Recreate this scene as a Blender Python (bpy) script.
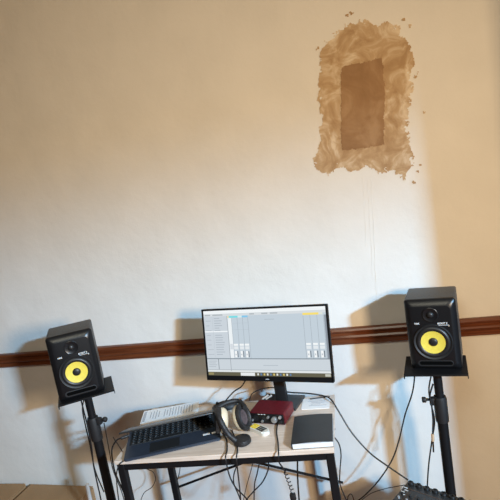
import bpy, bmesh, math, random
from mathutils import Vector, Matrix, noise
random.seed(7)
for o in list(bpy.data.objects): bpy.data.objects.remove(o)
C = bpy.context.scene.collection
rad = math.radians

# ------------------------------------------------------------------ camera
YAW, PITCH, ROLL, F = rad(16.1), rad(8.7), rad(9.65), 500.0
CAM = Vector((0, 0, 1.7)); WALL_Y = 2.03; DESK_Z = 0.75
def cam_axes():
    cy, sy, cp, sp = math.cos(YAW), math.sin(YAW), math.cos(PITCH), math.sin(PITCH)
    f = Vector((-sy*cp, cy*cp, -sp)); r = Vector((cy, sy, 0)); d = f.cross(r)
    cr, sr = math.cos(ROLL), math.sin(ROLL)
    return r*cr + d*sr, d*cr - r*sr, f
CR, CD, CF = cam_axes()
cam = bpy.data.cameras.new('camera'); cam.sensor_width = 36; cam.lens = 36*F/500; cam.clip_start = .02
camo = bpy.data.objects.new('camera', cam); C.objects.link(camo)
m = Matrix((CR, -CD, -CF)).transposed().to_4x4(); m.translation = CAM
camo.matrix_world = m
bpy.context.scene.camera = camo
def at(x, y, Y=None, Z=None):
    """the point of a surveyed spot of the room: on the upright plane Y or at the height Z"""
    d = CR*(x-250) + CD*(y-250) + CF*F
    t = (Y-CAM.y)/d.y if Y is not None else (Z-CAM.z)/d.z
    return CAM + d*t

# ------------------------------------------------------------------ world, lights, exposure
sc = bpy.context.scene
sc.view_settings.view_transform = 'Standard'; sc.view_settings.look = 'None'
sc.view_settings.exposure = 0.0; sc.view_settings.gamma = 1.0; sc.view_settings.use_curve_mapping = False
w = bpy.data.worlds.new('world'); sc.world = w; w.use_nodes = True
w.node_tree.nodes['Background'].inputs[0].default_value = (.75, .85, 1, 1)
w.node_tree.nodes['Background'].inputs[1].default_value = .35
def area(name, loc, target, sx, sy, power, col, spread=180):
    l = bpy.data.lights.new(name, 'AREA'); l.shape = 'RECTANGLE'; l.size = sx; l.size_y = sy
    l.energy = power; l.color = col; l.spread = rad(spread)
    o = bpy.data.objects.new(name, l); C.objects.link(o); o.location = loc
    o.rotation_euler = (Vector(target)-Vector(loc)).to_track_quat('-Z', 'Y').to_euler()
    return o
# daylight that enters by the doorway behind the photographer
area('daylight_door', (4.0, -2.5, 3.14), (-.5, 2.03, 1.2), 0.38, 0.15, 152, (.32, .70, 1.10), 100)
# added overhead fill that supplies the warm ambient light
area('warm_fill_top', (-.45, -.3, 2.90), (-.6, 0, 0), 1.2, 1.2, 36, (.98, .93, .74))
# added warm directional fill from behind the photographer, no known lamp
area('warm_fill_side', (1.42, -.45, 1.80), (-1.9, 2.03, 1.0), .35, .45, 33, (1.0, .70, .39), 120)

# ------------------------------------------------------------------ materials
def mat(name, col, rough=.5, metal=0, bump=0, bscale=80, var=0, vscale=6, spec=.5, col2=None):
    m = bpy.data.materials.new(name); m.use_nodes = True
    nt = m.node_tree; b = nt.nodes['Principled BSDF']
    b.inputs['Base Color'].default_value = (*col, 1); b.inputs['Roughness'].default_value = rough
    b.inputs['Metallic'].default_value = metal; b.inputs['Specular IOR Level'].default_value = spec
    tc = nt.nodes.new('ShaderNodeTexCoord')
    if var or col2:
        n = nt.nodes.new('ShaderNodeTexNoise'); n.inputs['Scale'].default_value = vscale; n.inputs['Detail'].default_value = 5
        nt.links.new(tc.outputs['Object'], n.inputs['Vector'])
        r = nt.nodes.new('ShaderNodeValToRGB'); r.color_ramp.elements[0].position = .3; r.color_ramp.elements[1].position = .7
        c2 = col2 or tuple(min(1, c*(1+var)) for c in col)
        c1 = col if col2 else tuple(c*(1-var) for c in col)
        r.color_ramp.elements[0].color = (*c1, 1); r.color_ramp.elements[1].color = (*c2, 1)
        nt.links.new(n.outputs['Fac'], r.inputs['Fac']); nt.links.new(r.outputs['Color'], b.inputs['Base Color'])
    if bump:
        n = nt.nodes.new('ShaderNodeTexNoise'); n.inputs['Scale'].default_value = bscale; n.inputs['Detail'].default_value = 4
        nt.links.new(tc.outputs['Object'], n.inputs['Vector'])
        bp = nt.nodes.new('ShaderNodeBump'); bp.inputs['Strength'].default_value = bump; bp.inputs['Distance'].default_value = .004
        nt.links.new(n.outputs['Fac'], bp.inputs['Height']); nt.links.new(bp.outputs['Normal'], b.inputs['Normal'])
    return m
def emis(name, col, k=1.0):
    m = bpy.data.materials.new(name); m.use_nodes = True; b = m.node_tree.nodes['Principled BSDF']
    b.inputs['Base Color'].default_value = (.01, .01, .01, 1); b.inputs['Roughness'].default_value = .35
    b.inputs['Emission Color'].default_value = (*col, 1); b.inputs['Emission Strength'].default_value = k
    return m
def lin(r, g, b):
    f = lambda c: (c/255/12.92) if c/255 <= .04045 else ((c/255+.055)/1.055)**2.4
    return (f(r), f(g), f(b))
def wood(name, c1, c2, scale, axis=(1, 14, 14), rough=.4, spec=.5):
    m = mat(name, c1, rough, spec=spec); nt = m.node_tree; b = nt.nodes['Principled BSDF']
    tc = nt.nodes['Texture Coordinate']; mp = nt.nodes.new('ShaderNodeMapping'); mp.inputs['Scale'].default_value = axis
    n = nt.nodes.new('ShaderNodeTexNoise'); n.inputs['Scale'].default_value = scale; n.inputs['Detail'].default_value = 6; n.inputs['Distortion'].default_value = .6
    r = nt.nodes.new('ShaderNodeValToRGB'); r.color_ramp.elements[0].position = .35; r.color_ramp.elements[1].position = .65
    r.color_ramp.elements[0].color = (*c1, 1); r.color_ramp.elements[1].color = (*c2, 1)
    nt.links.new(tc.outputs['Object'], mp.inputs['Vector']); nt.links.new(mp.outputs['Vector'], n.inputs['Vector'])
    nt.links.new(n.outputs['Fac'], r.inputs['Fac']); nt.links.new(r.outputs['Color'], b.inputs['Base Color'])
    return m
def wall_material():
    m = mat('cream_wall_paint', (.80, .77, .73), .75, spec=.25); nt = m.node_tree; b = nt.nodes['Principled BSDF']
    tc = nt.nodes['Texture Coordinate']
    n1 = nt.nodes.new('ShaderNodeTexNoise'); n1.inputs['Scale'].default_value = 130; n1.inputs['Detail'].default_value = 3
    n2 = nt.nodes.new('ShaderNodeTexNoise'); n2.inputs['Scale'].default_value = 5; n2.inputs['Detail'].default_value = 4
    n3 = nt.nodes.new('ShaderNodeTexVoronoi'); n3.inputs['Scale'].default_value = 11
    for n in (n1, n2, n3): nt.links.new(tc.outputs['Object'], n.inputs['Vector'])
    rp = nt.nodes.new('ShaderNodeMapRange'); rp.inputs['From Min'].default_value = 0; rp.inputs['From Max'].default_value = .055
    rp.inputs['To Min'].default_value = 1; rp.inputs['To Max'].default_value = 0
    nt.links.new(n3.outputs['Distance'], rp.inputs['Value'])
    def ma(op, a, k):
        q = nt.nodes.new('ShaderNodeMath'); q.operation = op; nt.links.new(a, q.inputs[0])
        if isinstance(k, (int, float)): q.inputs[1].default_value = k
        else: nt.links.new(k, q.inputs[1])
        return q.outputs[0]
    h = ma('ADD', ma('MULTIPLY', n1.outputs['Fac'], .12), ma('MULTIPLY', n2.outputs['Fac'], 2.2))
    h = ma('ADD', h, ma('MULTIPLY', rp.outputs['Result'], .10))
    bp = nt.nodes.new('ShaderNodeBump'); bp.inputs['Strength'].default_value = .40; bp.inputs['Distance'].default_value = .008
    nt.links.new(h, bp.inputs['Height']); nt.links.new(bp.outputs['Normal'], b.inputs['Normal'])
    r = nt.nodes.new('ShaderNodeValToRGB'); r.color_ramp.elements[0].position = .3; r.color_ramp.elements[1].position = .75
    r.color_ramp.elements[0].color = (.77, .74, .695, 1); r.color_ramp.elements[1].color = (.82, .79, .745, 1)
    nt.links.new(n2.outputs['Fac'], r.inputs['Fac']); nt.links.new(r.outputs['Color'], b.inputs['Base Color'])
    return m
M = {
 'wall': wall_material(),
 'paint': mat('low_bounce_side_paint', (.09, .08, .07), .8, bump=.3),  # unseen walls kept dark so that little light bounces back
 'ceil': mat('low_bounce_ceiling_paint', (.22, .21, .19), .9),  # unseen ceiling darkened to hold down the bounced light
 'floor': wood('brown_floor_boards', (.24, .085, .03), (.32, .125, .05), 3, (1, 9, 1), .4),
 'rail': wood('varnished_dado_wood', (.105, .026, .009), (.175, .05, .018), 6, (1, 20, 20), .3),
 'oak': wood('pale_oak_laminate', lin(212, 193, 176), lin(230, 214, 200), 7, (1.5, 22, 22), .45),
 'frame': mat('black_powder_coat', (.008, .008, .009), .5, bump=.1, bscale=300, spec=.22),
 'vinyl': mat('black_vinyl_cabinet', (.050, .049, .047), .5, bump=.35, bscale=420),
 'baffle': mat('satin_black_baffle', (.008, .008, .009), .32, bump=.05, bscale=500, spec=.4),
 'rubber': mat('black_rubber', (.015, .015, .016), .42),
 'matt': mat('matt_black_plastic', (.014, .014, .015), .55, bump=.1, bscale=400),
 'yellow': mat('yellow_speaker_cone', (.78, .62, .085), .5, bump=.35, bscale=260, var=.08, vscale=60),
 'silver': mat('brushed_silver', (.62, .62, .62), .3, .8, var=.1),
 'port_shade': mat('painted_port_shade', (.002, .002, .002), .9, spec=.05),  # near black: shade of the port's hollow put into the colour
 'white': mat('white_print', (.8, .8, .8), .5),
 'navy': mat('navy_laptop_shell', (.036, .048, .072), .4, .1, var=.1, vscale=15),
 'key': mat('dark_laptop_keys', (.024, .026, .028), .5, var=.2, vscale=200),
 'keyprint': mat('pale_key_print', (.17, .18, .19), .6),
 'lid': mat('dark_grey_laptop_lid', (.028, .031, .035), .35, .2, var=.1),
 'red': mat('red_anodised_metal', (.15, .010, .018), .42, .25, var=.18, vscale=90),
 'cream': mat('cream_plastic', (.72, .61, .44), .4, var=.06, vscale=30),
 'pad': mat('black_leatherette', (.016, .015, .016), .5, bump=.5, bscale=140),
 'mesh': mat('grey_red_ear_cloth', (.085, .06, .062), .9, bump=.4, bscale=300, var=.4, vscale=70),
 'book': mat('black_book_cover', (.028, .031, .034), .45, bump=.25, bscale=350, var=.12, vscale=20),
 'pages': mat('white_page_block', (.80, .82, .85), .8, bump=.5, bscale=300, var=.04),
 'paper': mat('white_paper', (.90, .91, .92), .8, var=.03),
 'ink': mat('grey_print_ink', (.50, .51, .54), .8),
 'remote': mat('off_white_plastic', (.72, .70, .64), .4, var=.03),
 'ybutton': mat('yellow_buttons', (.85, .60, .02), .45),
 'kbutton': mat('black_buttons', (.03, .03, .03), .5),
 'cable': mat('black_cable_rubber', (.013, .013, .014), .45),
 'grey_cable': mat('pale_grey_cable', (.55, .52, .49), .5),
 'wrap': mat('pale_tape', (.6, .42, .27), .7),
 'card': mat('brown_cardboard', (.36, .215, .105), .85, bump=.3, bscale=160, var=.10, vscale=5),
 'cardedge': mat('dark_cardboard_edge', (.14, .08, .045), .9),
 'mixer': mat('charcoal_mixer_panel', (.03, .031, .033), .4, var=.15, vscale=25),
 'fader': mat('grey_mixer_cap', (.30, .30, .31), .5),
 'stool': wood('dark_stool_wood', (.12, .06, .03), (.2, .1, .05), 5),
}

# ------------------------------------------------------------------ mesh helpers
def bx(bm, c, s, bevel=0, seg=2, rot=None):
    r = bmesh.ops.create_cube(bm, size=1)['verts']
    bmesh.ops.scale(bm, vec=s, verts=r)
    if bevel:
        es = list({e for v in r for e in v.link_edges})
        g = bmesh.ops.bevel(bm, geom=es, offset=bevel, segments=seg, profile=.5, affect='EDGES')
        r = list({v for f in g['faces'] for v in f.verts} | {v for v in r if v.is_valid})
    if rot is not None: bmesh.ops.rotate(bm, cent=(0, 0, 0), matrix=rot, verts=r)
    bmesh.ops.translate(bm, vec=c, verts=r)
    return r
def tube(bm, pts, r, n=10, cap=True, r2=None):
    pts = [Vector(p) for p in pts]; rings = []
    up = None
    for i, p in enumerate(pts):
        t = (pts[min(i+1, len(pts)-1)] - pts[max(i-1, 0)]).normalized()
        if up is None:
            up = Vector((0, 0, 1)) if abs(t.z) < .9 else Vector((1, 0, 0))
        up = (up - t*up.dot(t)).normalized(); s = t.cross(up)
        q = r if r2 is None else r + (r2-r)*i/(len(pts)-1)
        rings.append([bm.verts.new(p + (up*math.cos(a)+s*math.sin(a))*q) for a in [2*math.pi*k/n for k in range(n)]])
    for a, b in zip(rings, rings[1:]):
        for k in range(n): bm.faces.new((a[k], a[(k+1) % n], b[(k+1) % n], b[k]))
    if cap: bm.faces.new(rings[0][::-1]); bm.faces.new(rings[-1])
def lathe(bm, prof, n=40, mtx=None, sx=1, sy=1):
    """prof: (radius, height) pairs about the local z axis"""
    rings = []; vs = []
    for r, h in prof:
        if r < 1e-6: ring = [bm.verts.new((0, 0, h))]
        else: ring = [bm.verts.new((r*math.cos(2*math.pi*k/n)*sx, r*math.sin(2*math.pi*k/n)*sy, h)) for k in range(n)]
        rings.append(ring); vs += ring
    for a, b in zip(rings, rings[1:]):
        for k in range(n):
            k2 = (k+1) % n
            if len(a) == 1 and len(b) == 1: continue
            if len(a) == 1: bm.faces.new((a[0], b[k2], b[k]))
            elif len(b) == 1: bm.faces.new((a[k], a[k2], b[0]))
            else: bm.faces.new((a[k], a[k2], b[k2], b[k]))
    if mtx is not None: bmesh.ops.transform(bm, matrix=mtx, verts=vs)
    return vs
def prism(bm, poly, z0, z1, mtx=None):
    a = [bm.verts.new((x, y, z0)) for x, y in poly]; b = [bm.verts.new((x, y, z1)) for x, y in poly]
    n = len(poly)
    for k in range(n): bm.faces.new((a[k], a[(k+1) % n], b[(k+1) % n], b[k]))
    bm.faces.new(a[::-1]); bm.faces.new(b)
    if mtx is not None: bmesh.ops.transform(bm, matrix=mtx, verts=a+b)
    return a+b
def rrect(w, h, r, n=6, cx=0, cy=0):
    out = []
    for sx, sy, a0 in ((1, 1, 0), (-1, 1, 90), (-1, -1, 180), (1, -1, 270)):
        for k in range(n+1):
            a = rad(a0+90*k/n); out.append((cx+sx*(w/2-r)+r*math.cos(a), cy+sy*(h/2-r)+r*math.sin(a)))
    return out
def spline(P, sub=8):
    P = [Vector(p) for p in P]
    if len(P) < 3: return P
    out = []
    for i in range(len(P)-1):
        p0, p1, p2, p3 = P[max(i-1, 0)], P[i], P[i+1], P[min(i+2, len(P)-1)]
        for k in range(sub):
            t = k/sub
            out.append(.5*((2*p1)+(p2-p0)*t+(2*p0-5*p1+4*p2-p3)*t*t+(3*p1-p0-3*p2+p3)*t**3))
    return out+[P[-1]]
def obj(name, bm, m, parent=None, smooth=False, loc=None, rot=None, mats=None):
    bmesh.ops.recalc_face_normals(bm, faces=bm.faces)
    me = bpy.data.meshes.new(name); bm.to_mesh(me); bm.free()
    for q in (mats or [m]): me.materials.append(M[q] if isinstance(q, str) else q)
    if smooth:
        for p in me.polygons: p.use_smooth = True
        me.set_sharp_from_angle(angle=rad(40))
    o = bpy.data.objects.new(name, me); C.objects.link(o)
    if parent: o.parent = parent
    if loc is not None: o.location = loc
    if rot is not None: o.rotation_euler = rot
    return o
def thing(name, label, cat, loc=(0, 0, 0), rz=0, group=None, rot=None):
    o = bpy.data.objects.new(name, None); C.objects.link(o); o.empty_display_size = .05
    o.location = loc; o.rotation_euler = rot or (0, 0, rz); return tag(o, label, cat, group)
def tag(o, label, cat, group=None):
    o['label'] = label; o['category'] = cat
    if group: o['group'] = group
    return o
def struct(name, bm, m):
    o = obj(name, bm, m); o['kind'] = 'structure'; return o
def BM(): return bmesh.new()
def box_part(name, c, s, m, parent, bevel=0, seg=2, rot=None):
    bm = BM(); bx(bm, c, s, bevel, seg, rot); return obj(name, bm, m, parent, smooth=bool(bevel))
RX90 = Matrix.Rotation(rad(90), 4, 'X')      # local z of a lathe -> -y (towards the viewer)
def front(x, z, y): return Matrix.Translation((x, y, z)) @ RX90
def text_part(name, txt, size, m, parent, loc, rot, shear=0):
    cu = bpy.data.curves.new(name, 'FONT'); cu.body = txt; cu.size = size; cu.extrude = .0004; cu.shear = shear
    cu.align_x = 'CENTER'; cu.align_y = 'CENTER'; cu.offset = size*.02
    t = bpy.data.objects.new(name, cu); C.objects.link(t)
    me = bpy.data.meshes.new_from_object(t.evaluated_get(bpy.context.evaluated_depsgraph_get()))
    bpy.data.objects.remove(t); me.materials.clear(); me.materials.append(M[m])
    o = bpy.data.objects.new(name, me); C.objects.link(o); o.parent = parent; o.location = loc; o.rotation_euler = rot
    return o

# ------------------------------------------------------------------ the room
XL, XR, YB, ZC = -3.4, 5.5, -1.6, 2.95
def slab(name, x0, x1, y0, y1, z0, z1, m): bm = BM(); bx(bm, ((x0+x1)/2, (y0+y1)/2, (z0+z1)/2), (x1-x0, y1-y0, z1-z0)); return struct(name, bm, m)
slab('wall_back', XL-.12, XR+.12, WALL_Y, WALL_Y+.12, 0, ZC, 'wall')
slab('floor', XL-.12, XR+.12, YB-.12, WALL_Y+.12, -.1, 0, 'floor')
slab('ceiling', XL-.12, XR+.12, YB-.12, WALL_Y+.12, ZC, ZC+.1, 'ceil')
slab('wall_left', XL-.12, XL, YB, WALL_Y, 0, ZC, 'paint')
slab('wall_far_right', XR, XR+.12, YB, WALL_Y, 0, ZC, 'paint')
# unseen stub added to keep the daylight off the right of wall_back
slab('wall_light_blocker', .75, .90, 1.30, WALL_Y, 0, ZC, 'paint')
# wall behind the photographer; unseen doorway the daylight enters by, shaped to trim its edges
JX0, JX1, JZ = 2.6, 3.6, 2.855
bm = BM()
bx(bm, ((XL-.12+JX0)/2, YB-.06, ZC/2), (JX0-XL+.12, .12, ZC))
bx(bm, ((XR+.12+JX1)/2, YB-.06, ZC/2), (XR+.12-JX1, .12, ZC))
bx(bm, ((JX0+JX1)/2, YB-.06, (ZC+JZ)/2), (JX1-JX0, .12, ZC-JZ))
struct('wall_front', bm, 'paint')
# dado rail: moulded profile swept along the wall
prof = [(0, .929), (-.012, .929), (-.016, .934), (-.017, .940), (-.012, .945), (-.012, .952), (-.020, .956), (-.024, .963),
        (-.020, .970), (-.014, .974), (-.014, .980), (-.021, .984), (-.024, .991), (-.020, .998), (-.010, 1.001), (0, 1.001)]
bm = BM()
a = [bm.verts.new((XL, WALL_Y+y, z)) for y, z in prof]; b = [bm.verts.new((.75, WALL_Y+y, z)) for y, z in prof]
for k in range(len(prof)-1): bm.faces.new((a[k], b[k], b[k+1], a[k+1]))
bm.faces.new(a); bm.faces.new(b[::-1])
struct('trim_1', bm, 'rail')
bm = BM(); bx(bm, ((XL+.75)/2, WALL_Y-.009, .06), (.75-XL, .018, .12), .004); struct('baseboard_back', bm, 'rail')

# ------------------------------------------------------------------ bare plaster patch
def plaster_mat(name, c1, c2, c3, sc_):
    m = mat(name, c1, .85, bump=.8, bscale=30, spec=.2); nt = m.node_tree; b = nt.nodes['Principled BSDF']; tc = nt.nodes['Texture Coordinate']
    n = nt.nodes.new('ShaderNodeTexNoise'); n.inputs['Scale'].default_value = sc_; n.inputs['Detail'].default_value = 7; n.inputs['Roughness'].default_value = .6; n.inputs['Distortion'].default_value = 1.2
    r = nt.nodes.new('ShaderNodeValToRGB'); e = r.color_ramp.elements
    e[0].position = .36; e[0].color = (*c1, 1); e[1].position = .66; e[1].color = (*c3, 1); k = e.new(.5); k.color = (*c2, 1)
    nt.links.new(tc.outputs['Object'], n.inputs['Vector']); nt.links.new(n.outputs['Fac'], r.inputs['Fac']); nt.links.new(r.outputs['Color'], b.inputs['Base Color'])
    return m
PM1 = plaster_mat('tan_skim_plaster', (.42, .27, .145), (.53, .37, .22), (.74, .61, .45), 12)
PM2 = plaster_mat('brown_plaster_fill', (.30, .175, .09), (.345, .205, .108), (.43, .275, .155), 7)
def fbm(x, z, s, seed=0): return noise.fractal(Vector((x*s+seed, seed*.7, z*s)), 1.0, 2.0, 5)
def patch_cells(inside, x0, x1, z0, z1, step, thick, name, m, parent):
    bm = BM(); vs = {}
    nx, nz = int((x1-x0)/step), int((z1-z0)/step)
    def V(i, k):
        if (i, k) not in vs:
            x, z = x0+i*step, z0+k*step
            vs[i, k] = bm.verts.new((x+noise.noise(Vector((x*300, 0, z*300)))*step*.4, -thick - .0006*noise.noise(Vector((x*40, 3, z*40))), z-1.9+noise.noise(Vector((x*300, 9, z*300)))*step*.4))
        return vs[i, k]
    for i in range(nx):
        for k in range(nz):
            if inside(x0+(i+.5)*step, z0+(k+.5)*step): bm.faces.new((V(i, k), V(i+1, k), V(i+1, k+1), V(i, k+1)))
    bmesh.ops.recalc_face_normals(bm, faces=bm.faces)
    ed = [e for e in bm.edges if e.is_boundary]
    r = bmesh.ops.extrude_edge_only(bm, edges=ed)
    for v in r['geom']:
        if isinstance(v, bmesh.types.BMVert): v.co.y = -.0001
    return obj(name, bm, m, parent)
def pw(x, y):
    p = at(x, y, Y=WALL_Y); return p.x, p.z
def in_poly(x, z, poly):
    c = False; n = len(poly)
    for i in range(n):
        (x1, z1), (x2, z2) = poly[i], poly[(i+1) % n]
        if (z1 > z) != (z2 > z) and x < (x2-x1)*(z-z1)/(z2-z1)+x1: c = not c
    return c
def dist_poly(x, z, poly):
    best = 9
    for i in range(len(poly)):
        (x1, z1), (x2, z2) = poly[i], poly[(i+1) % len(poly)]
        dx, dz = x2-x1, z2-z1; t = max(0, min(1, ((x-x1)*dx+(z-z1)*dz)/(dx*dx+dz*dz)))
        best = min(best, math.hypot(x-x1-dx*t, z-z1-dz*t))
    return best
OUT = [pw(*q) for q in ((323, 44), (336, 32), (348, 25), (362, 20), (374, 25), (388, 22), (399, 34), (411, 44), (412, 62), (409, 78), (413, 90), (409, 108), (407, 130), (409, 150), (412, 166), (405, 178), (395, 170), (380, 171), (365, 168), (352, 172), (340, 167), (328, 176), (317, 172), (316, 160), (321, 140), (320, 115), (318, 85), (321, 62))]
INN = [pw(*q) for q in ((340.5, 68), (352, 64), (366, 62), (382, 57.5), (383.5, 75), (385, 95), (384, 115), (384.5, 145), (370, 147), (356, 149), (342, 150.5), (341, 120), (341, 95))]
SP = [pw(*q) for q in ((352, 13), (347, 16), (404, 20), (410, 26), (416, 76), (424, 112), (418, 72), (318, 48), (421, 165), (418, 171), (414, 182))]
def outer(x, z):
    d = dist_poly(x, z, OUT); s = d if in_poly(x, z, OUT) else -d
    if s + .016*fbm(x, z, 22, 1) + .012*fbm(x, z, 60, 5) > 0: return True
    return any(math.hypot(x-a, z-b) < .009*(.55+.8*fbm(x, z, 90, i)) for i, (a, b) in enumerate(SP))
def inner(x, z):
    d = dist_poly(x, z, INN); s = d if in_poly(x, z, INN) else -d
    return s + .004*fbm(x, z, 50, 2) > 0
pt = thing('plaster_patch', 'ragged patch of bare tan plaster with a darker brown oblong, high on the wall', 'plaster patch', (0, WALL_Y, 1.9))
pt_off = Vector((0, -WALL_Y, -1.9))
patch_cells(outer, -.33, .21, 1.55, 2.27, .0032, .0018, 'skim_coat', PM1, pt)
o = patch_cells(inner, -.2, .12, 1.66, 2.1, .0032, .0034, 'brown_infill', PM2, pt); o['label'] = 'darker brown oblong infill'
# thin dried drips running down from the patch
def drip(px, y0, y1, wob):
    P = [at(px+(y-y0)*.05+random.uniform(-wob, wob), y, Y=WALL_Y-.0006) for y in range(y0, y1+1, 12)]
    P = [p+pt_off for p in P]
    bm = BM(); tube(bm, spline(P, 3), .0006, 6); return obj('dried_drip', bm, 'wall', pt, smooth=True)
drip(363, 176, 250, .5); drip(368, 180, 276, .5); drip(371, 178, 316, .4)

# ------------------------------------------------------------------ desk
DW, DD, DYAW = .805, .395, rad(4.6)
dk = thing('desk', 'small desk with pale oak top on a black metal frame, below the monitor', 'desk', (-.6885, 1.703, 0), DYAW)
def d2w(x, y, z): return dk.matrix_basis @ Vector((x, y, z))
bpy.context.view_layer.update()
box_part('desk_top', (0, 0, DESK_Z-.009), (DW, DD, .018), 'oak', dk, .0015, 1)
LW = .027
for sx, sy in ((-1, -1), (1, -1), (-1, 1), (1, 1)):
    inset = 0 if sy < 0 else (.020 if sx < 0 else .042)
    bm = BM(); bx(bm, (sx*(DW/2-LW/2-.004-inset), sy*(DD/2-LW/2-.004), (DESK_Z-.019)/2), (LW, LW, DESK_Z-.019), .002, 1)
    leg = obj('leg', bm, 'frame', dk)
    bm = BM(); lathe(bm, [(.012, 0), (.012, .004), (.009, .006)], 16)
for sy in (-1, 1): box_part('long_rail', (0, sy*(DD/2-LW/2-.004), DESK_Z-.0325), (DW-.062, .022, .027), 'frame', dk, .002, 1)
for sx in (-1, 1): box_part('side_rail', (sx*(DW/2-LW/2-.004), 0, DESK_Z-.0325), (.022, DD-.062, .027), 'frame', dk, .002, 1)
yb = DD/2-.006
for s in (-1, 1):
    bm = BM(); tube(bm, [(-s*(DW/2-.02), yb+(.004 if s > 0 else -.004), .355), (s*(DW/2-.02), yb+(.004 if s > 0 else -.004), .60)], .0055, 8)
    obj('cross_brace', bm, 'frame', dk, smooth=True)

# ------------------------------------------------------------------ speakers on stands
def make_speaker(label, x, y, z, yaw, wd=.17, h=.258, dp=.155):
    t = thing('studio_monitor_speaker', label, 'speaker', (x, y, z), yaw, 'pair of black studio speakers')
    # origin: middle of the front lower edge; body runs back in +y
    bm = BM(); bx(bm, (0, .012+(dp-.012)/2, h/2), (wd, dp-.012, h), .007, 3); obj('cabinet', bm, 'vinyl', t, smooth=True)
    # bevelled front baffle
    bm = BM(); rings = []
    for (ww, hh, r, yy, dz) in ((wd, h, .010, .016, 0), (wd+.001, h+.001, .011, .002, 0), (wd-.006, h-.006, .012, -.004, 0), (wd-.034, h-.040, .016, -.015, -.002), (wd-.040, h-.046, .014, -.0155, -.002)):
        rings.append([bm.verts.new((px, yy, h/2+dz+pz)) for px, pz in rrect(ww, hh, r)])
    for a, b in zip(rings, rings[1:]):
        for k in range(len(a)): bm.faces.new((a[k], a[(k+1) % len(a)], b[(k+1) % len(a)], b[k]))
    bm.faces.new(rings[0][::-1]); bm.faces.new(rings[-1])
    obj('front_baffle', bm, 'baffle', t, smooth=True)
    F0 = -.0155
    wz, tz = h*.41, h*.795
    bm = BM(); lathe(bm, [(.0655, 0), (.0655, .003), (.063, .006), (.0595, .0045), (.056, .0015)], 56, front(0, wz, F0)); obj('woofer_frame', bm, 'matt', t, smooth=True)
    bm = BM(); lathe(bm, [(.0575, .001), (.0555, .005), (.0505, .008), (.0455, .0075), (.0415, .0045), (.0395, .003)], 56, front(0, wz, F0)); obj('woofer_surround', bm, 'rubber', t, smooth=True)
    bm = BM(); lathe(bm, [(.0410, .0050), (.036, .0038), (.026, .0022), (.016, .0012), (.0, .0009)], 56, front(0, wz, F0)); c = obj('woofer_cone', bm, 'yellow', t, smooth=True); c['label'] = 'yellow woofer cone'
    bm = BM(); lathe(bm, [(.0155, .0013), (.0145, .0035), (.0115, .0058), (.007, .0072), (.0, .0078)], 32, front(0, wz, F0)); obj('dust_cap', bm, 'rubber', c, smooth=True)
    bm = BM(); lathe(bm, [(.0265, 0), (.026, .0022), (.0245, .003), (.022, .0022), (.016, .0008), (.011, .0006)], 44, front(0, tz, F0)); tw = obj('tweeter_waveguide', bm, 'baffle', t, smooth=True)
    bm = BM(); lathe(bm, [(.0115, .0005), (.0105, .004), (.0075, .0068), (.004, .0082), (0, .0087)], 28, front(0, tz, F0)); obj('tweeter_dome', bm, 'rubber', tw, smooth=True)
    # slot port: lip round a flat black face that paints in the hollow's shade
    bm = BM()
    o_ = rrect(.118, .022, .0108, 6, 0, h*.103); i_ = rrect(.110, .014, .0069, 6, .002, h*.107)
    R = [[bm.verts.new((px, yy, pz)) for px, pz in pp] for pp, yy in ((o_, F0+.0005), (o_, F0-.0012), (i_, F0-.0016), (i_, F0+.0003))]
    for a, b in zip(R, R[1:]):
        for k in range(len(a)): bm.faces.new((a[k], a[(k+1) % len(a)], b[(k+1) % len(a)], b[k]))
    obj('bass_port', bm, 'matt', t, smooth=True)
    bm = BM(); bm.faces.new([bm.verts.new((px, F0-.0004, pz)) for px, pz in i_]); obj('port_shade_face', bm, 'port_shade', t)
    text_part('badge_lettering', 'KRK', .0085, 'white', t, (-.047, F0-.0008, h*.675), (rad(90), 0, 0))
    text_part('model_lettering', 'ROKIT 5', .0088, 'white', t, (.036, F0-.0008, h*.670), (rad(90), 0, 0), .25)
    bm = BM(); bx(bm, (.036, F0-.0006, h*.670-.0062), (.040, .0008, .0012)); bx(bm, (.057, F0-.0006, h*.670-.0085), (.0018, .0008, .006)); obj('badge_underline', bm, 'white', t)
    return t
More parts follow.
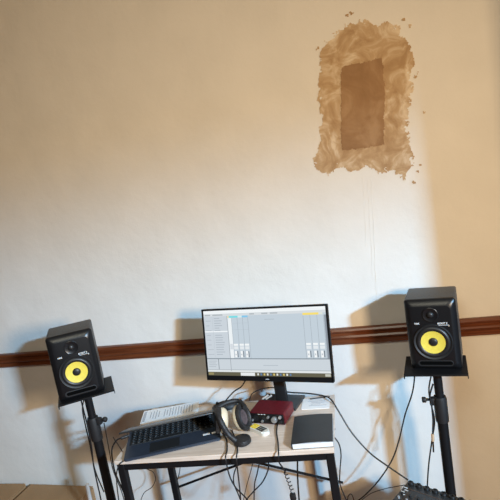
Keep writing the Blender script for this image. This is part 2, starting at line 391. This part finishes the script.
def make_stand(label, px, py, pz, pyaw, pole, knob_side, pw_=.212, pd=.170):
    """px,py: middle of the plate's front edge; pole: its foot on the floor"""
    t = thing('speaker_stand', label, 'speaker stand', (pole[0], pole[1], 0), 0, 'pair of black speaker stands')
    Mz = Matrix.Translation((px-pole[0], py-pole[1], pz)) @ Matrix.Rotation(pyaw, 4, 'Z')
    bm = BM(); r = bx(bm, (0, pd/2, -.003), (pw_, pd, .006), .001, 1)
    bx(bm, (-pw_/2+.0015, pd/2, -.009), (.003, pd, .012)); bx(bm, (pw_/2-.0015, pd/2, -.009), (.003, pd, .012))
    bmesh.ops.transform(bm, matrix=Mz, verts=bm.verts); obj('top_plate', bm, 'frame', t)
    top = pz-.006
    bm = BM(); lathe(bm, [(.0, .30), (.0155, .30), (.0155, top-.02), (.03, top-.004), (.03, top), (0, top)], 24); obj('inner_pole', bm, 'frame', t, smooth=True)
    ct = pz-.118
    bm = BM(); lathe(bm, [(0, .06), (.0185, .06), (.0185, ct-.03), (.0, ct-.03)], 24); obj('outer_pole', bm, 'frame', t, smooth=True)
    bm = BM(); lathe(bm, [(.017, ct-.098), (.0225, ct-.098), (.0235, ct-.09), (.0235, ct-.012), (.021, ct), (.0165, ct)], 28)
    bx(bm, (knob_side*.026, 0, ct-.018), (.022, .022, .028), .003); cl = obj('height_clamp', bm, 'matt', t, smooth=True)
    bm = BM(); tube(bm, [(knob_side*.034, 0, ct-.012), (knob_side*.052, 0, ct-.012)], .005, 10)
    lathe(bm, [(0, 0), (.009, 0), (.0105, .003), (.0105, .012), (.008, .015), (0, .015)], 14, Matrix.Translation((knob_side*.048, 0, ct-.012)) @ Matrix.Rotation(knob_side*rad(90), 4, 'Y'))
    obj('clamp_knob', bm, 'matt', cl, smooth=True)
    bm = BM(); lathe(bm, [(.0185, .24), (.034, .245), (.036, .26), (.036, .30), (.030, .315), (.0185, .32)], 24); obj('leg_hub', bm, 'matt', t, smooth=True)
    for k in range(3):
        a = rad(90+120*k); c, s = math.cos(a), math.sin(a)
        bm = BM(); tube(bm, [(c*.03, s*.03, .275), (c*.19, s*.19, .013)], .011, 10)
        lg = obj('leg', bm, 'frame', t, smooth=True)
        bm = BM(); lathe(bm, [(0, 0), (.015, 0), (.016, .004), (.015, .026), (.012, .03)], 14, Matrix.Translation((c*.19, s*.19, 0))); obj('rubber_foot', bm, 'rubber', lg, smooth=True)
    return t
RZ, LZ = .910, .957
make_stand('black pole stand carrying the right-hand speaker, before the tan part of the wall', .086, 1.722, RZ, rad(-5.5), (.096, 1.80), -1)
make_stand('black pole stand carrying the left-hand speaker, beside the laptop end of the desk', -1.198, 1.567, LZ, rad(34.8), (-1.247, 1.638), 1)
make_speaker('black speaker with yellow cone on the stand right of the monitor and desk', .096, 1.775, RZ, rad(-8.6))
make_speaker('black speaker with yellow cone on the stand left of the desk, turned inward', -1.228, 1.585, LZ, rad(32.6), dp=.160)

# ------------------------------------------------------------------ computer monitor
MY, MT = rad(-8.9), rad(11)
mz = 1.052
mo = thing('computer_monitor', 'wide black computer monitor with a bright music program on screen, standing on the desk', 'monitor', (-.516, 1.76, DESK_Z), MY)
MW, MH = .524, .284
RT = Matrix.Translation((0, 0, mz-DESK_Z)) @ Matrix.Rotation(-MT, 4, 'X')
def mpart(name, bm, m, parent=mo, smooth=False, mats=None):
    bmesh.ops.transform(bm, matrix=RT, verts=bm.verts); return obj(name, bm, m, parent, smooth, mats=mats)
bm = BM(); bx(bm, (0, .008, 0), (MW, .016, MH), .003, 2); bx(bm, (0, .024, -.03), (MW*.72, .024, MH*.62), .009, 2); mpart('housing', bm, 'matt', smooth=True)
SX0, SX1, SZ1, SZ0 = -MW/2+.007, MW/2-.007, MH/2-.007, -MH/2+.019
bm = BM()
for c, s in (((0, -.0015, MH/2-.0035), (MW, .003, .007)), ((0, -.0015, -MH/2+.0095), (MW, .003, .019)), ((-MW/2+.0035, -.0015, 0), (.007, .003, MH)), ((MW/2-.0035, -.0015, 0), (.007, .003, MH))): bx(bm, c, s)
mpart('bezel', bm, 'baffle')
bm = BM(); bx(bm, (.003, -.0034, -MH/2+.0085), (.014, .0008, .0028)); mpart('bezel_mark', bm, 'ink')
# the picture on the screen: rectangles in its own plane, one mesh
cols, bm = [], BM()
smats = {}
def rect(u0, v0, u1, v1, rgb, lay=1):
    if rgb not in smats:
        smats[rgb] = len(cols); cols.append(emis('screen_%d' % len(cols), lin(*rgb), .97))
    X = lambda u: SX0+(SX1-SX0)*u
    Zc = lambda v: SZ1-(SZ1-SZ0)*v
    y = -.0002-.00012*lay
    f = bm.faces.new([bm.verts.new(p) for p in ((X(u0), y, Zc(v0)), (X(u1), y, Zc(v0)), (X(u1), y, Zc(v1)), (X(u0), y, Zc(v1)))])
    f.material_index = smats[rgb]
BASE = (196, 209, 219)
rect(0, 0, 1, 1, BASE, 0)
rect(0, 0, 1, .05, (243, 248, 250)); rect(0, .05, 1, .09, (216, 222, 226))
for u0, u1 in ((.01, .06), (.08, .17), (.40, .44), (.50, .55), (.57, .63)): rect(u0, .06, u1, .08, (178, 186, 192), 2)
rect(0, .09, .205, .73, (204, 213, 221)); rect(.205, .09, .209, .93, (150, 158, 166), 3)
rect(.0, .315, .203, .332, (245, 250, 252), 2)
for k in range(16):
    v = .115+k*.037
    if abs(v-.32) < .02: continue
    rect(.09, v, .09+random.uniform(.04, .09), v+.012, (176, 186, 196), 2)
    if k % 2: rect(.015, v, .015+random.uniform(.03, .055), v+.011, (182, 191, 200), 2)
rect(.075, .12, .077, .72, (185, 194, 203), 3)
rect(.211, .12, .243, .73, (238, 244, 247)); rect(.211, .09, .222, .12, (250, 226, 160), 2)
rect(.222, .09, .30, .118, (118, 224, 232), 2); rect(.30, .09, .335, .118, (214, 240, 244), 2); rect(.335, .09, .385, .118, (132, 200, 236), 2)
rect(.825, .085, .945, .116, (250, 224, 112), 2); rect(.945, .085, .975, .116, (222, 228, 220), 2)
for u in (.243, .292, .338, .383, .826, .878, .930, .978): rect(u, .12, u+.0028, .735, (158, 169, 179), 2)
for v in (.20, .30): rect(.245, v, .383, v+.004, (182, 193, 203), 2)
for u in (.247, .296, .341, .833, .885, .935):
    rect(u, .515, u+.036, .545, (244, 248, 249), 3); rect(u, .555, u+.036, .60, (228, 234, 238), 3)
    rect(u+.004, .625, u+.022, .72, (246, 249, 250), 3); rect(u+.025, .625, u+.033, .72, (118, 128, 138), 3); rect(u+.008, .665, u+.017, .69, (190, 198, 205), 4)
rect(.215, .515, .24, .60, (214, 221, 227), 3)
rect(.52, .155, .60, .163, (172, 183, 192), 2); rect(.48, .835, .60, .843, (172, 183, 192), 2)
rect(0, .735, 1, .748, (128, 139, 148), 4); rect(.0, .748, 1, .905, (205, 214, 221)); rect(.098, .748, .104, .905, (140, 150, 158), 3)
for k in range(4): rect(.012, .775+k*.028, .085-.01*(k % 2), .785+k*.028, (178, 187, 195), 2)
rect(.984, .12, 1, .735, (140, 149, 160), 3); rect(0, .905, 1, .915, (170, 179, 186), 3)
rect(0, .915, 1, .945, (226, 231, 233), 2)
rect(0, .945, 1, 1, (98, 94, 74), 5); rect(.285, .950, .405, .997, (232, 236, 238), 6); rect(.005, .955, .05, .99, (150, 140, 96), 6)
for k in range(11): rect(.425+k*.026, .958, .438+k*.026, .988, ((226, 230, 230), (92, 128, 170), (210, 190, 110))[k % 3], 6)
rect(.955, .955, .995, .99, (196, 198, 186), 6)
mpart('screen', bm, None, mats=cols)
# stand: neck and wedge-shaped foot
bm = BM(); bx(bm, (-.01, .105, .125), (.048, .022, .24), .004, 2); bx(bm, (-.01, .070, .22), (.07, .085, .07), .004, 2); obj('stand_neck', bm, 'matt', mo, smooth=True)
bm = BM(); prism(bm, [(-.10, .070), (.050, .058), (.062, .052), (.066, .17), (-.11, .17)], 0, .010); 
obj('stand_foot', bm, 'mixer', mo)

# ------------------------------------------------------------------ laptop
LYAW = rad(22.5)
la = thing('laptop', 'navy blue laptop half closed on the left of the desk', 'laptop', (-.857, 1.525, DESK_Z), LYAW)
LWd, LDp = .358, .225     # origin: middle of the front edge
BT = .0125
bm = BM(); prism(bm, rrect(LWd, LDp, .010, 4, 0, LDp/2), .003, BT); bmesh.ops.bevel(bm, geom=[e for e in bm.edges if abs(e.verts[0].co.z-e.verts[1].co.z) < 1e-6], offset=.002, segments=2, affect='EDGES')
base_o = obj('base', bm, 'navy', la, smooth=True)
for sx in (-1, 1):
    for yy in (.02, LDp-.02):
        bm = BM(); bx(bm, (sx*(LWd/2-.03), yy, .0015), (.03, .008, .003)); obj('rubber_foot', bm, 'rubber', base_o)
bm = BM(); bx(bm, (0, .150, BT+.0002), (LWd-.024, .112, .0006)); obj('keyboard_deck', bm, 'key', la)
bm = BM(); kp = []
for r in range(6):
    n = 15; kw = (LWd-.034)/n; y = .102+r*.0185
    x = -(LWd-.034)/2; skip = 0
    for k in range(n):
        if r == 0 and 4 <= k <= 8:
            if k != 4: continue
            bx(bm, (x+(k+2.5)*kw, y, BT+.0016), (kw*5-.0025, .0155, .0022)); continue
        bx(bm, (x+(k+.5)*kw, y, BT+.0016), (kw-.0036, .0145, .0022)); kp.append((x+(k+.5)*kw, y))
kb = obj('keyboard', bm, 'key', la)
bm = BM()
for x, y in kp: bx(bm, (x-.001, y+.001, BT+.0028), (.0072, .0060, .0003))
obj('key_legends', bm, 'keyprint', kb)
bm = BM(); bx(bm, (-.03, .046, BT+.0002), (.112, .068, .0008), .0002, 1); obj('touchpad', bm, 'lid', la)
for k, (x, y, s) in enumerate(((.128, .052, .026), (.156, .052, .016))):
    bm = BM(); bx(bm, (x, y, BT+.0004), (s, .010, .0006)); st = obj('sticker', bm, 'paper', la)
    bm = BM(); bx(bm, (x+.002, y-.001, BT+.0008), (s*.55, .003, .0003)); obj('sticker_print', bm, 'ink', st)
bm = BM(); tube(bm, [(-.13, LDp-.003, BT+.004), (.13, LDp-.003, BT+.004)], .0055, 12); obj('hinge', bm, 'lid', la, smooth=True)
LA = rad(23)   # how far the lid stands open
RL = Matrix.Translation((0, LDp-.004, BT+.005)) @ Matrix.Rotation(-LA, 4, 'X')
bm = BM(); bx(bm, (0, -.110, .003), (LWd, .220, .006), .002, 2); bmesh.ops.transform(bm, matrix=RL, verts=bm.verts); ld = obj('lid', bm, 'lid', la, smooth=True)
bm = BM(); bx(bm, (0, -.112, -.0003), (LWd-.014, .196, .0006)); bmesh.ops.transform(bm, matrix=RL, verts=bm.verts); obj('display', bm, 'baffle', ld)

# ------------------------------------------------------------------ things on the desk
def desk_tag(o, label, cat, group=None): return tag(o, label, cat, group)
# printed sheet behind the laptop
p = at(170, 414, Z=DESK_Z); 
sh = thing('printed_sheet', 'white printed sheet of paper lying on the desk behind the laptop', 'paper', (-1.000, 1.825, DESK_Z), rad(18))
bm = BM(); bx(bm, (0, 0, .0008), (.245, .115, .0012)); obj('sheet', bm, 'paper', sh)
bm = BM()
for k in range(16):
    x = -.085+k*.012
    if k in (4,): continue
    bx(bm, (x, .004, .0016), (.004, random.uniform(.05, .085), .0003))
bx(bm, (-.112, .0, .0016), (.012, .09, .0003))
obj('print_lines', bm, 'ink', sh)
# small card beside the monitor foot
cd = thing('paper_card', 'small white card with faint print, behind the black notebook', 'card', (-.372, 1.857, DESK_Z), rad(3))
bm = BM(); prism(bm, rrect(.112, .088, .006), .0002, .0018); obj('card', bm, 'paper', cd)
bm = BM()
for k in range(4): bx(bm, (.008*(k % 2), .018-.012*k, .0021), (.07-.016*(k % 3), .0034, .0004))
obj('print_lines', bm, 'ink', cd)
# notebook
nb = thing('notebook', 'thick black covered notebook lying on the right front of the desk', 'notebook', (-.3525, 1.634, DESK_Z), rad(6))
bm = BM(); bx(bm, (.001, -.001, .0105), (.138, .186, .017)); obj('page_block', bm, 'pages', nb)
bm = BM(); N = 10
pts = [(-.071+.142*k/N, .0190+.0035*math.sin(math.pi*k/N)*(1 if k < N else 0)) for k in range(N+1)]
t_ = [bm.verts.new((x, -.094, z)) for x, z in pts]; u_ = [bm.verts.new((x, .094, z)) for x, z in pts]
tl = [bm.verts.new((x, -.094, z+.0022)) for x, z in pts]; ul = [bm.verts.new((x, .094, z+.0022)) for x, z in pts]
for k in range(N):
    bm.faces.new((tl[k], tl[k+1], ul[k+1], ul[k])); bm.faces.new((t_[k], u_[k], u_[k+1], t_[k+1]))
    bm.faces.new((t_[k], t_[k+1], tl[k+1], tl[k])); bm.faces.new((u_[k], ul[k], ul[k+1], u_[k+1]))
bm.faces.new((t_[0], tl[0], ul[0], u_[0])); bm.faces.new((t_[N], u_[N], ul[N], tl[N]))
obj('front_cover', bm, 'book', nb, smooth=True)
bm = BM(); bx(bm, (0, 0, .001), (.142, .188, .002)); obj('back_cover', bm, 'book', nb)
bm = BM(); bx(bm, (-.0715, 0, .0105), (.003, .188, .021), .001, 1); obj('spine', bm, 'book', nb)
# red audio interface
IY = rad(-9)
ai = thing('audio_interface', 'red audio interface box with a black knobbed front, in front of the monitor foot', 'audio interface', (-.5375, 1.703, DESK_Z), IY)
IW, ID, IH = .146, .100, .048   # origin: middle of front edge
bm = BM(); prism(bm, rrect(IW, IH-.004, .006, 4, 0, IH/2+.002), -ID, 0, RX90); obj('case', bm, 'red', ai, smooth=True)
bm = BM(); prism(bm, rrect(IW-.005, IH-.009, .004, 4, 0, IH/2+.002), 0, .0025, RX90); fp = obj('front_panel', bm, 'baffle', ai)
for sx in (-1, 1):
    for yy in (.015, ID-.015):
        bm = BM(); lathe(bm, [(0, 0), (.006, 0), (.006, .004), (0, .004)], 12, Matrix.Translation((sx*.058, yy, 0))); obj('rubber_foot', bm, 'rubber', ai)
def knob(x, z, r, l, m, nm='knob'):
    bm = BM(); lathe(bm, [(r, 0), (r, l*.8), (r*.85, l), (0, l)], 20, front(x, z, -.0025)); return obj(nm, bm, m, ai, smooth=True)
knob(.033, .026, .0118, .012, 'silver', 'monitor_knob')
knob(-.018, .017, .005, .008, 'silver'); knob(.008, .034, .005, .008, 'silver'); knob(.057, .036, .0062, .008, 'silver'); knob(-.060, .018, .005, .008, 'silver')
knob(.057, .018, .0060, .012, 'matt', 'headphone_plug')
for x in (-.045, -.008):
    bm = BM(); lathe(bm, [(.0105, 0), (.0105, .002), (.0085, .0022), (.0045, .0006), (0, .0006)], 24, front(x, .027, -.0025)); obj('input_jack', bm, 'rubber', ai, smooth=True)
for k in range(3): box_part('indicator_print', (-.03+.012*k, -.0028, .043), (.007, .0006, .002), 'white', ai)
# remote control
rc = thing('remote_control', 'small white handset with yellow and black buttons, in front of the red box', 'remote control', (-.5595, 1.655, DESK_Z), rad(-34))
bm = BM(); prism(bm, rrect(.092, .036, .014), 0, .015); bmesh.ops.bevel(bm, geom=[e for e in bm.edges if abs(e.verts[0].co.z-e.verts[1].co.z) < 1e-6 and e.verts[0].co.z > .01], offset=.004, segments=3, affect='EDGES')
obj('case', bm, 'remote', rc, smooth=True)
for i in range(3):
    for j in range(3):
        bm = BM(); bx(bm, (-.033+.010*i, -.0095+.0095*j, .0158), (.0082, .0076, .0022), .0008, 1); b_ = obj('yellow_button', bm, 'ybutton', rc); b_['label'] = 'yellow button'
for i in range(4):
    for j in range(3):
        bm = BM(); bx(bm, (-.001+.0095*i, -.0095+.0095*j, .0158), (.0080, .0074, .0022), .0008, 1); b_ = obj('black_button', bm, 'kbutton', rc); b_['label'] = 'black button'
# headphones lying on their side
hp = thing('headphones', 'black and cream over-ear headphones lying between the laptop and the red box', 'headphones', (-.655, 1.655, DESK_Z), 0)
def hpt(x, y, z): return at(x, y, Z=DESK_Z+z) - Vector((-.655, 1.655, DESK_Z))
def cup(center, axis, up, sx, sy, cream_side):
    ax = Vector(axis).normalized(); u = Vector(up); u = (u-ax*u.dot(ax)).normalized(); v = ax.cross(u)
    Q = Matrix((u, v, ax)).transposed().to_4x4(); Q.translation = center
    bm = BM(); lathe(bm, [(0, -.026), (.022, -.025), (.033, -.019), (.0385, -.010), (.0385, .000), (.035, .002)], 36, Q, sx, sy); s = obj('ear_shell', bm, 'cream', hp, smooth=True); s['label'] = 'cream ear shell'
    bm = BM(); lathe(bm, [(.034, .0), (.040, .004), (.041, .012), (.037, .020), (.030, .022), (.024, .017), (.0225, .010)], 36, Q, sx, sy); pd = obj('ear_pad', bm, 'pad', hp, smooth=True)
    bm = BM(); lathe(bm, [(.024, .0105), (.012, .0085), (0, .0085)], 30, Q, sx, sy); obj('speaker_cloth', bm, 'mesh', pd, smooth=True)
cA = hpt(241.5, 417.5, .050); cup(cA, (.93, -.25, .30), (-.36, .25, .90), 1.28, .95, 1)
cB = hpt(221, 420, .078); cup(cB, (-.88, -.36, .20), (.10, .35, .93), 1.15, .95, 1)
bm = BM(); P = spline([hpt(215, 409, .105), hpt(218, 415, .108), hpt(222, 424, .085), hpt(228, 434, .048), hpt(236, 441, .018)], 6)
tube(bm, P, .0105, 14); obj('headband', bm, 'pad', hp, smooth=True)
bm = BM(); pk = hpt(242, 440, .013); lathe(bm, [(0, -.013), (.026, -.013), (.0325, -.008), (.0335, 0), (.031, .007), (.022, .012), (0, .014)], 32, Matrix.Translation(pk)); obj('hinge_disc', bm, 'pad', hp, smooth=True)
bm = BM(); tube(bm, spline([hpt(216, 409, .105), hpt(226, 403, .11), hpt(238, 401, .105), hpt(245, 407, .095)], 6), .009, 10); obj('yoke', bm, 'matt', hp, smooth=True)
# mouse behind the headphones
ms = thing('computer_mouse', 'flat black mouse at the back of the desk behind the headphones', 'computer mouse', tuple(at(225, 407.5, Z=DESK_Z)), rad(8))
bm = BM(); r_ = bmesh.ops.create_uvsphere(bm, u_segments=28, v_segments=14, radius=1)['verts']
for v in r_:
    v.co.z = max(v.co.z, -.15); v.co = Vector((v.co.x*.056, v.co.y*.033, (v.co.z+.15)*.024*(1+.25*v.co.x)))
obj('shell', bm, 'matt', ms, smooth=True)
bm = BM(); lathe(bm, [(.002, -.003), (.0065, -.003), (.0065, .003), (.002, .003)], 16, Matrix.Translation((-.03, 0, .0215)) @ RX90); obj('scroll_wheel', bm, 'rubber', ms, smooth=True)

# ------------------------------------------------------------------ audio mixer on a stool, bottom right
MZ = .435
mx = thing('audio_mixer', 'black audio mixer with a row of knobs, low in front of the right speaker stand', 'audio mixer', (-.052, 1.824, MZ-.055), rad(-29))
MXW, MXD = .30, .24     # origin: back left corner, x along the back edge, -y towards the front
TL = Matrix.Rotation(rad(4), 4, 'X')
bm = BM(); bx(bm, (MXW/2, -MXD/2, .0275), (MXW, MXD, .055), .004, 2)
obj('chassis', bm, 'mixer', mx, smooth=True)
bm = BM()
for k in range(9): bx(bm, (.032+k*.032, -MXD/2-.02, .0553), (.0008, MXD-.09, .0006))
bx(bm, (MXW/2, -.045, .0553), (MXW-.02, .0012, .0006)); obj('panel_lines', bm, 'stool', mx)
for k in range(9):
    x = .016+k*.032
    bm = BM(); lathe(bm, [(.0115, 0), (.0115, .004), (.010, .0075), (.008, .0085), (.0045, .0085), (.0045, .002), (0, .002)], 18, Matrix.Translation((x, -.014, .055))); obj('input_socket', bm, 'rubber', mx, smooth=True)
    for j in range(3):
        bm = BM(); lathe(bm, [(.0048, 0), (.0045, .008), (.0035, .009), (0, .009)], 12, Matrix.Translation((x, -.085-.026*j, .055))); kn = obj('knob', bm, 'fader' if j == 1 else 'matt', mx, smooth=True)
    bm = BM(); bx(bm, (x, -.19, .0585), (.010, .018, .008), .001, 1); obj('fader_cap', bm, 'fader', mx)
bm = BM()
for k in range(4): bx(bm, (.012+.008*(k % 2), -.045-.013*k, .0555), (.014, .004, .0005))
obj('panel_print', bm, 'white', mx)
stool = thing('stool', 'dark wooden stool under the black audio mixer', 'stool', tuple(mx.matrix_basis @ Vector((MXW/2, -MXD/2, 0)) - Vector((0, 0, MZ-.055))), rad(-29))
sh_ = MZ-.055
box_part('seat', (0, -.045, sh_-.0125), (.20, .15, .025), 'stool', stool, .004)
for sx in (-1, 1):
    for sy in (-1, 1): box_part('leg', (sx*.08, sy*.055-.045, (sh_-.025)/2), (.03, .03, sh_-.025), 'stool', stool, .003)

# ------------------------------------------------------------------ cardboard boxes, bottom left
def carton(label, x0, x1, y0, y1, h, yaw):
    cx, cy = (x0+x1)/2, (y0+y1)/2
    t = thing('cardboard_box', label, 'cardboard box', (cx, cy, 0), yaw, 'cardboard boxes against the wall')
    wx, wy = x1-x0, y1-y0
    box_part('body', (0, 0, h/2-.002), (wx, wy, h-.004), 'card', t, .003, 1)
    for s in (-1, 1): box_part('flap', (0, s*wy/4, h), (wx-.002, wy/2-.002, .004), 'card', t, .001, 1)
    return t
carton('brown cardboard box against the wall behind the left speaker stand', -2.005, -1.615, 1.62, 2.005, .268, rad(-1.5))
carton('brown cardboard box against the wall in the bottom left corner', -2.43, -2.028, 1.63, 2.005, .272, rad(1))

# ------------------------------------------------------------------ cables
def cable(label, P, r=.0028, m='cable', name='cable', sub=7, cat='cable', group=None):
    bm = BM(); tube(bm, spline(P, sub), r, 8); return tag(obj(name, bm, m, smooth=True), label, cat, group)
def path(px, Y0, Y1=None):
    n = len(px)-1; Y1 = Y0 if Y1 is None else Y1
    return [at(x, y, Y=Y0+(Y1-Y0)*i/n) for i, (x, y) in enumerate(px)]
def onz(px, z): return [at(x, y, Z=z) for x, y in px]
# right speaker
cable('black cable hanging from the right speaker and sweeping left to the floor', path([(415, 372), (412.5, 392), (405, 415), (399, 440), (392, 460), (379, 480), (364, 496), (350, 506)], 1.93, 1.86))
cable('black cable running down behind the right speaker stand pole', path([(431.5, 374), (429, 388), (430, 400), (434.5, 420), (432, 440), (429, 462), (427.5, 482), (427, 500)], 1.86, 1.90))
tc_ = cable('short black cable with a tan tag looped at the right stand clamp', path([(433, 384), (430, 395), (431.5, 404), (433, 420), (432.8, 433), (433.5, 452)], 1.78, 1.78), .003)
bm = BM(); tube(bm, path([(432.7, 434), (433, 441)], 1.778), .0055, 8); o = obj('tan_tag', bm, 'wrap', tc_, smooth=True)
cable('black cable straight down along the right side of the right stand', path([(443, 420), (446, 440), (449, 465), (452, 497), (453, 510)], 1.84), .0062)
# monitor / desk right
z = DESK_Z+.004
cable('black cable over the card, falling off the desk towards the mixer', onz([(282, 391), (292, 392.5), (309, 393.5)], z+.02)+onz([(324, 396)], z+.006)+path([(331, 399.5), (339, 412), (352, 433), (370, 453), (389, 467), (408, 480)], 1.86, 1.72), .003)
cable('black cable looping at the right back corner of the desk', onz([(310, 399), (322, 397.5)], z)+path([(330, 397), (332, 405), (330.5, 413)], 1.915, 1.925), .0022)
cable('thin black cable dangling past the right front desk leg', path([(334, 437), (339, 444), (341, 455), (340, 470), (340, 484), (345, 497), (350, 506)], 1.72, 1.75), .0024)
cable('black cable arching over the red audio interface', onz([(249.5, 400), (250.5, 396.5)], z+.012)+onz([(253.5, 392.5), (262, 389), (272, 387.5), (279, 390)], z+.03), .0024)
cable('black mouse cable rising from the mouse to the back of the monitor', onz([(223, 404)], z+.014)+path([(227, 399), (234, 391.5), (241, 387), (245, 381), (248, 374)], 1.885, 1.86), .0028)
cable('black cable hanging down from behind the monitor beside its neck', path([(283, 376), (282.5, 384), (280.5, 391), (279, 396)], 1.86, 1.86), .0024)
for k, (a_, b_) in enumerate((((262.5, 399), (268, 395)), ((266, 399), (271.5, 395.5)))):
    cable(('white cable plug at the back of the red box, on its left', 'white cable plug at the back of the red box, nearer the monitor neck')[k], [at(*a_, Z=.797-.012), at(*b_, Z=.80)], .004, 'grey_cable', 'cable_plug', group='white plugs behind the red box')
# laptop power lead
pl = cable('black laptop power lead bending down beside the left desk leg', [at(127, 436.5, Z=.765), at(121, 438, Z=.766)]+path([(116, 441), (112, 449), (112.5, 460), (115, 472), (120, 484), (127, 500), (129, 508)], 1.60, 1.55), .0030)
bm = BM(); tube(bm, [at(128.5, 435.5, Z=.764), at(121, 438.3, Z=.766)], .0062, 10); obj('plug', bm, 'matt', pl, smooth=True)
cable('thin black cable hooked over the front left desk corner', path([(123.5, 461), (119, 465), (116.5, 474), (117, 486), (119, 502)], 1.475, 1.46), .0022)
# left stand
cable('black cable down the left side of the left stand, nearest the pole', path([(80.5, 398), (84, 412), (88, 428), (91.5, 447), (93.5, 465), (97, 482), (101, 500), (102, 508)], 1.60), .0028)
cable('black cable crossing behind the left speaker stand pole', path([(84, 399), (82.5, 410), (86, 428), (90, 445), (95, 470), (104, 492)], 1.69), .0026)
cable('thin black cable hanging from the left stand clamp', path([(104, 423), (106.5, 436), (109.5, 452), (112.5, 468), (116, 478), (121, 490), (125, 503)], 1.62), .0018)
cable('thin black cable from the left stand to the desk top corner', path([(113, 437), (118, 444.5), (122.5, 451.5)], 1.60, 1.53), .0018)
cable('pale grey cable standing by the cardboard box left of the stand', path([(87, 484), (88.5, 492), (91, 503)], 1.75), .009, 'grey_cable')
# under the desk
cable('thin black cable curling below the left end of the desk', path([(142, 465), (147, 469), (153, 472), (155.5, 479), (152, 487), (144, 493), (140, 503)], 1.93), .0018)
cable('thin black cable hanging beside the rear left desk leg', path([(180.5, 463), (179.5, 472), (177.5, 480), (176, 486)], 1.90), .0018)
# headphone and interface cables over the front edge
def edge_y(px): return 1.60 - .02
def over(px_top, px_edge, down, r, label, Yd=1.49):
    P = [at(*q, Z=z) for q in px_top] + [at(*px_edge, Z=z)] + path(down, Yd, Yd+.12)
    return cable(label, P, r)
over([(222, 430), (226.5, 440), (227, 450)], (225.5, 457), [(227, 466), (230, 477), (236, 488), (246, 498), (251, 507)], .0026, 'black headphone cable falling over the front edge, left of the other one', 1.485)
over([(232, 430), (236, 442), (237.5, 450)], (236.5, 456.5), [(237, 465), (238.5, 478), (240, 492), (241, 507)], .0026, 'black headphone cable falling straight over the front edge below the round pad', 1.487)
cable('black cable crossing under the desk from the middle to lower left', path([(238, 463), (234, 474), (234, 484), (239, 496), (243, 508)], 1.62), .0024)
cable('black cable hanging in a curve under the desk below the red box', path([(268.5, 461), (268, 470), (262.5, 482), (254, 491), (247, 499), (242, 507)], 1.66), .0026)
cable('thin grey-black cable under the desk left of the hanging curve', path([(259.5, 462), (257, 474), (254.5, 485), (254, 505)], 1.80), .0026)
cable('thin black cable under the desk just behind the front rail middle', path([(253, 462), (250, 474), (246, 488), (243, 503)], 1.80), .0015)
cable('black cable hanging straight down under the desk below the notebook', path([(297.5, 458), (297.5, 470), (298, 485), (299.5, 505)], 1.70), .0032)
ic = over([(277.5, 424), (276.5, 432), (278, 442)], (278.5, 453.5), [(279, 462), (283, 468), (285.5, 473)], .0026, 'black cable from the red box ending in a coiled lead below the desk', 1.51)
Pc = []
a_, b_ = at(285, 471, Y=1.62), at(293, 493, Y=1.62); ax = (b_-a_).normalized(); sd = ax.cross(Vector((0, 1, 0))).normalized()
for k in range(97):
    t_ = k/96; an = t_*2*math.pi*6
    Pc.append(a_.lerp(b_, t_)+(sd*math.cos(an)+Vector((0, 1, 0))*math.sin(an))*.0062)
bm = BM(); tube(bm, Pc, .0017, 6); obj('coil', bm, 'cable', ic, smooth=True)
bm = BM()
bx(bm, tuple(at(293, 497, Y=1.62)), (.022, .016, .03), .005, 2); obj('lead_connector', bm, 'matt', ic, smooth=True)
cable('thin black cable looping near the wall left of the mixer', path([(347, 508), (348, 497), (351, 494), (353.5, 499), (354, 508)], 1.9), .0022)
cable('thin black cable running along the wall to the mixer back edge', path([(357, 504), (370, 494), (384, 489), (396, 486.5), (412, 484)], 1.93, 1.88), .0016)
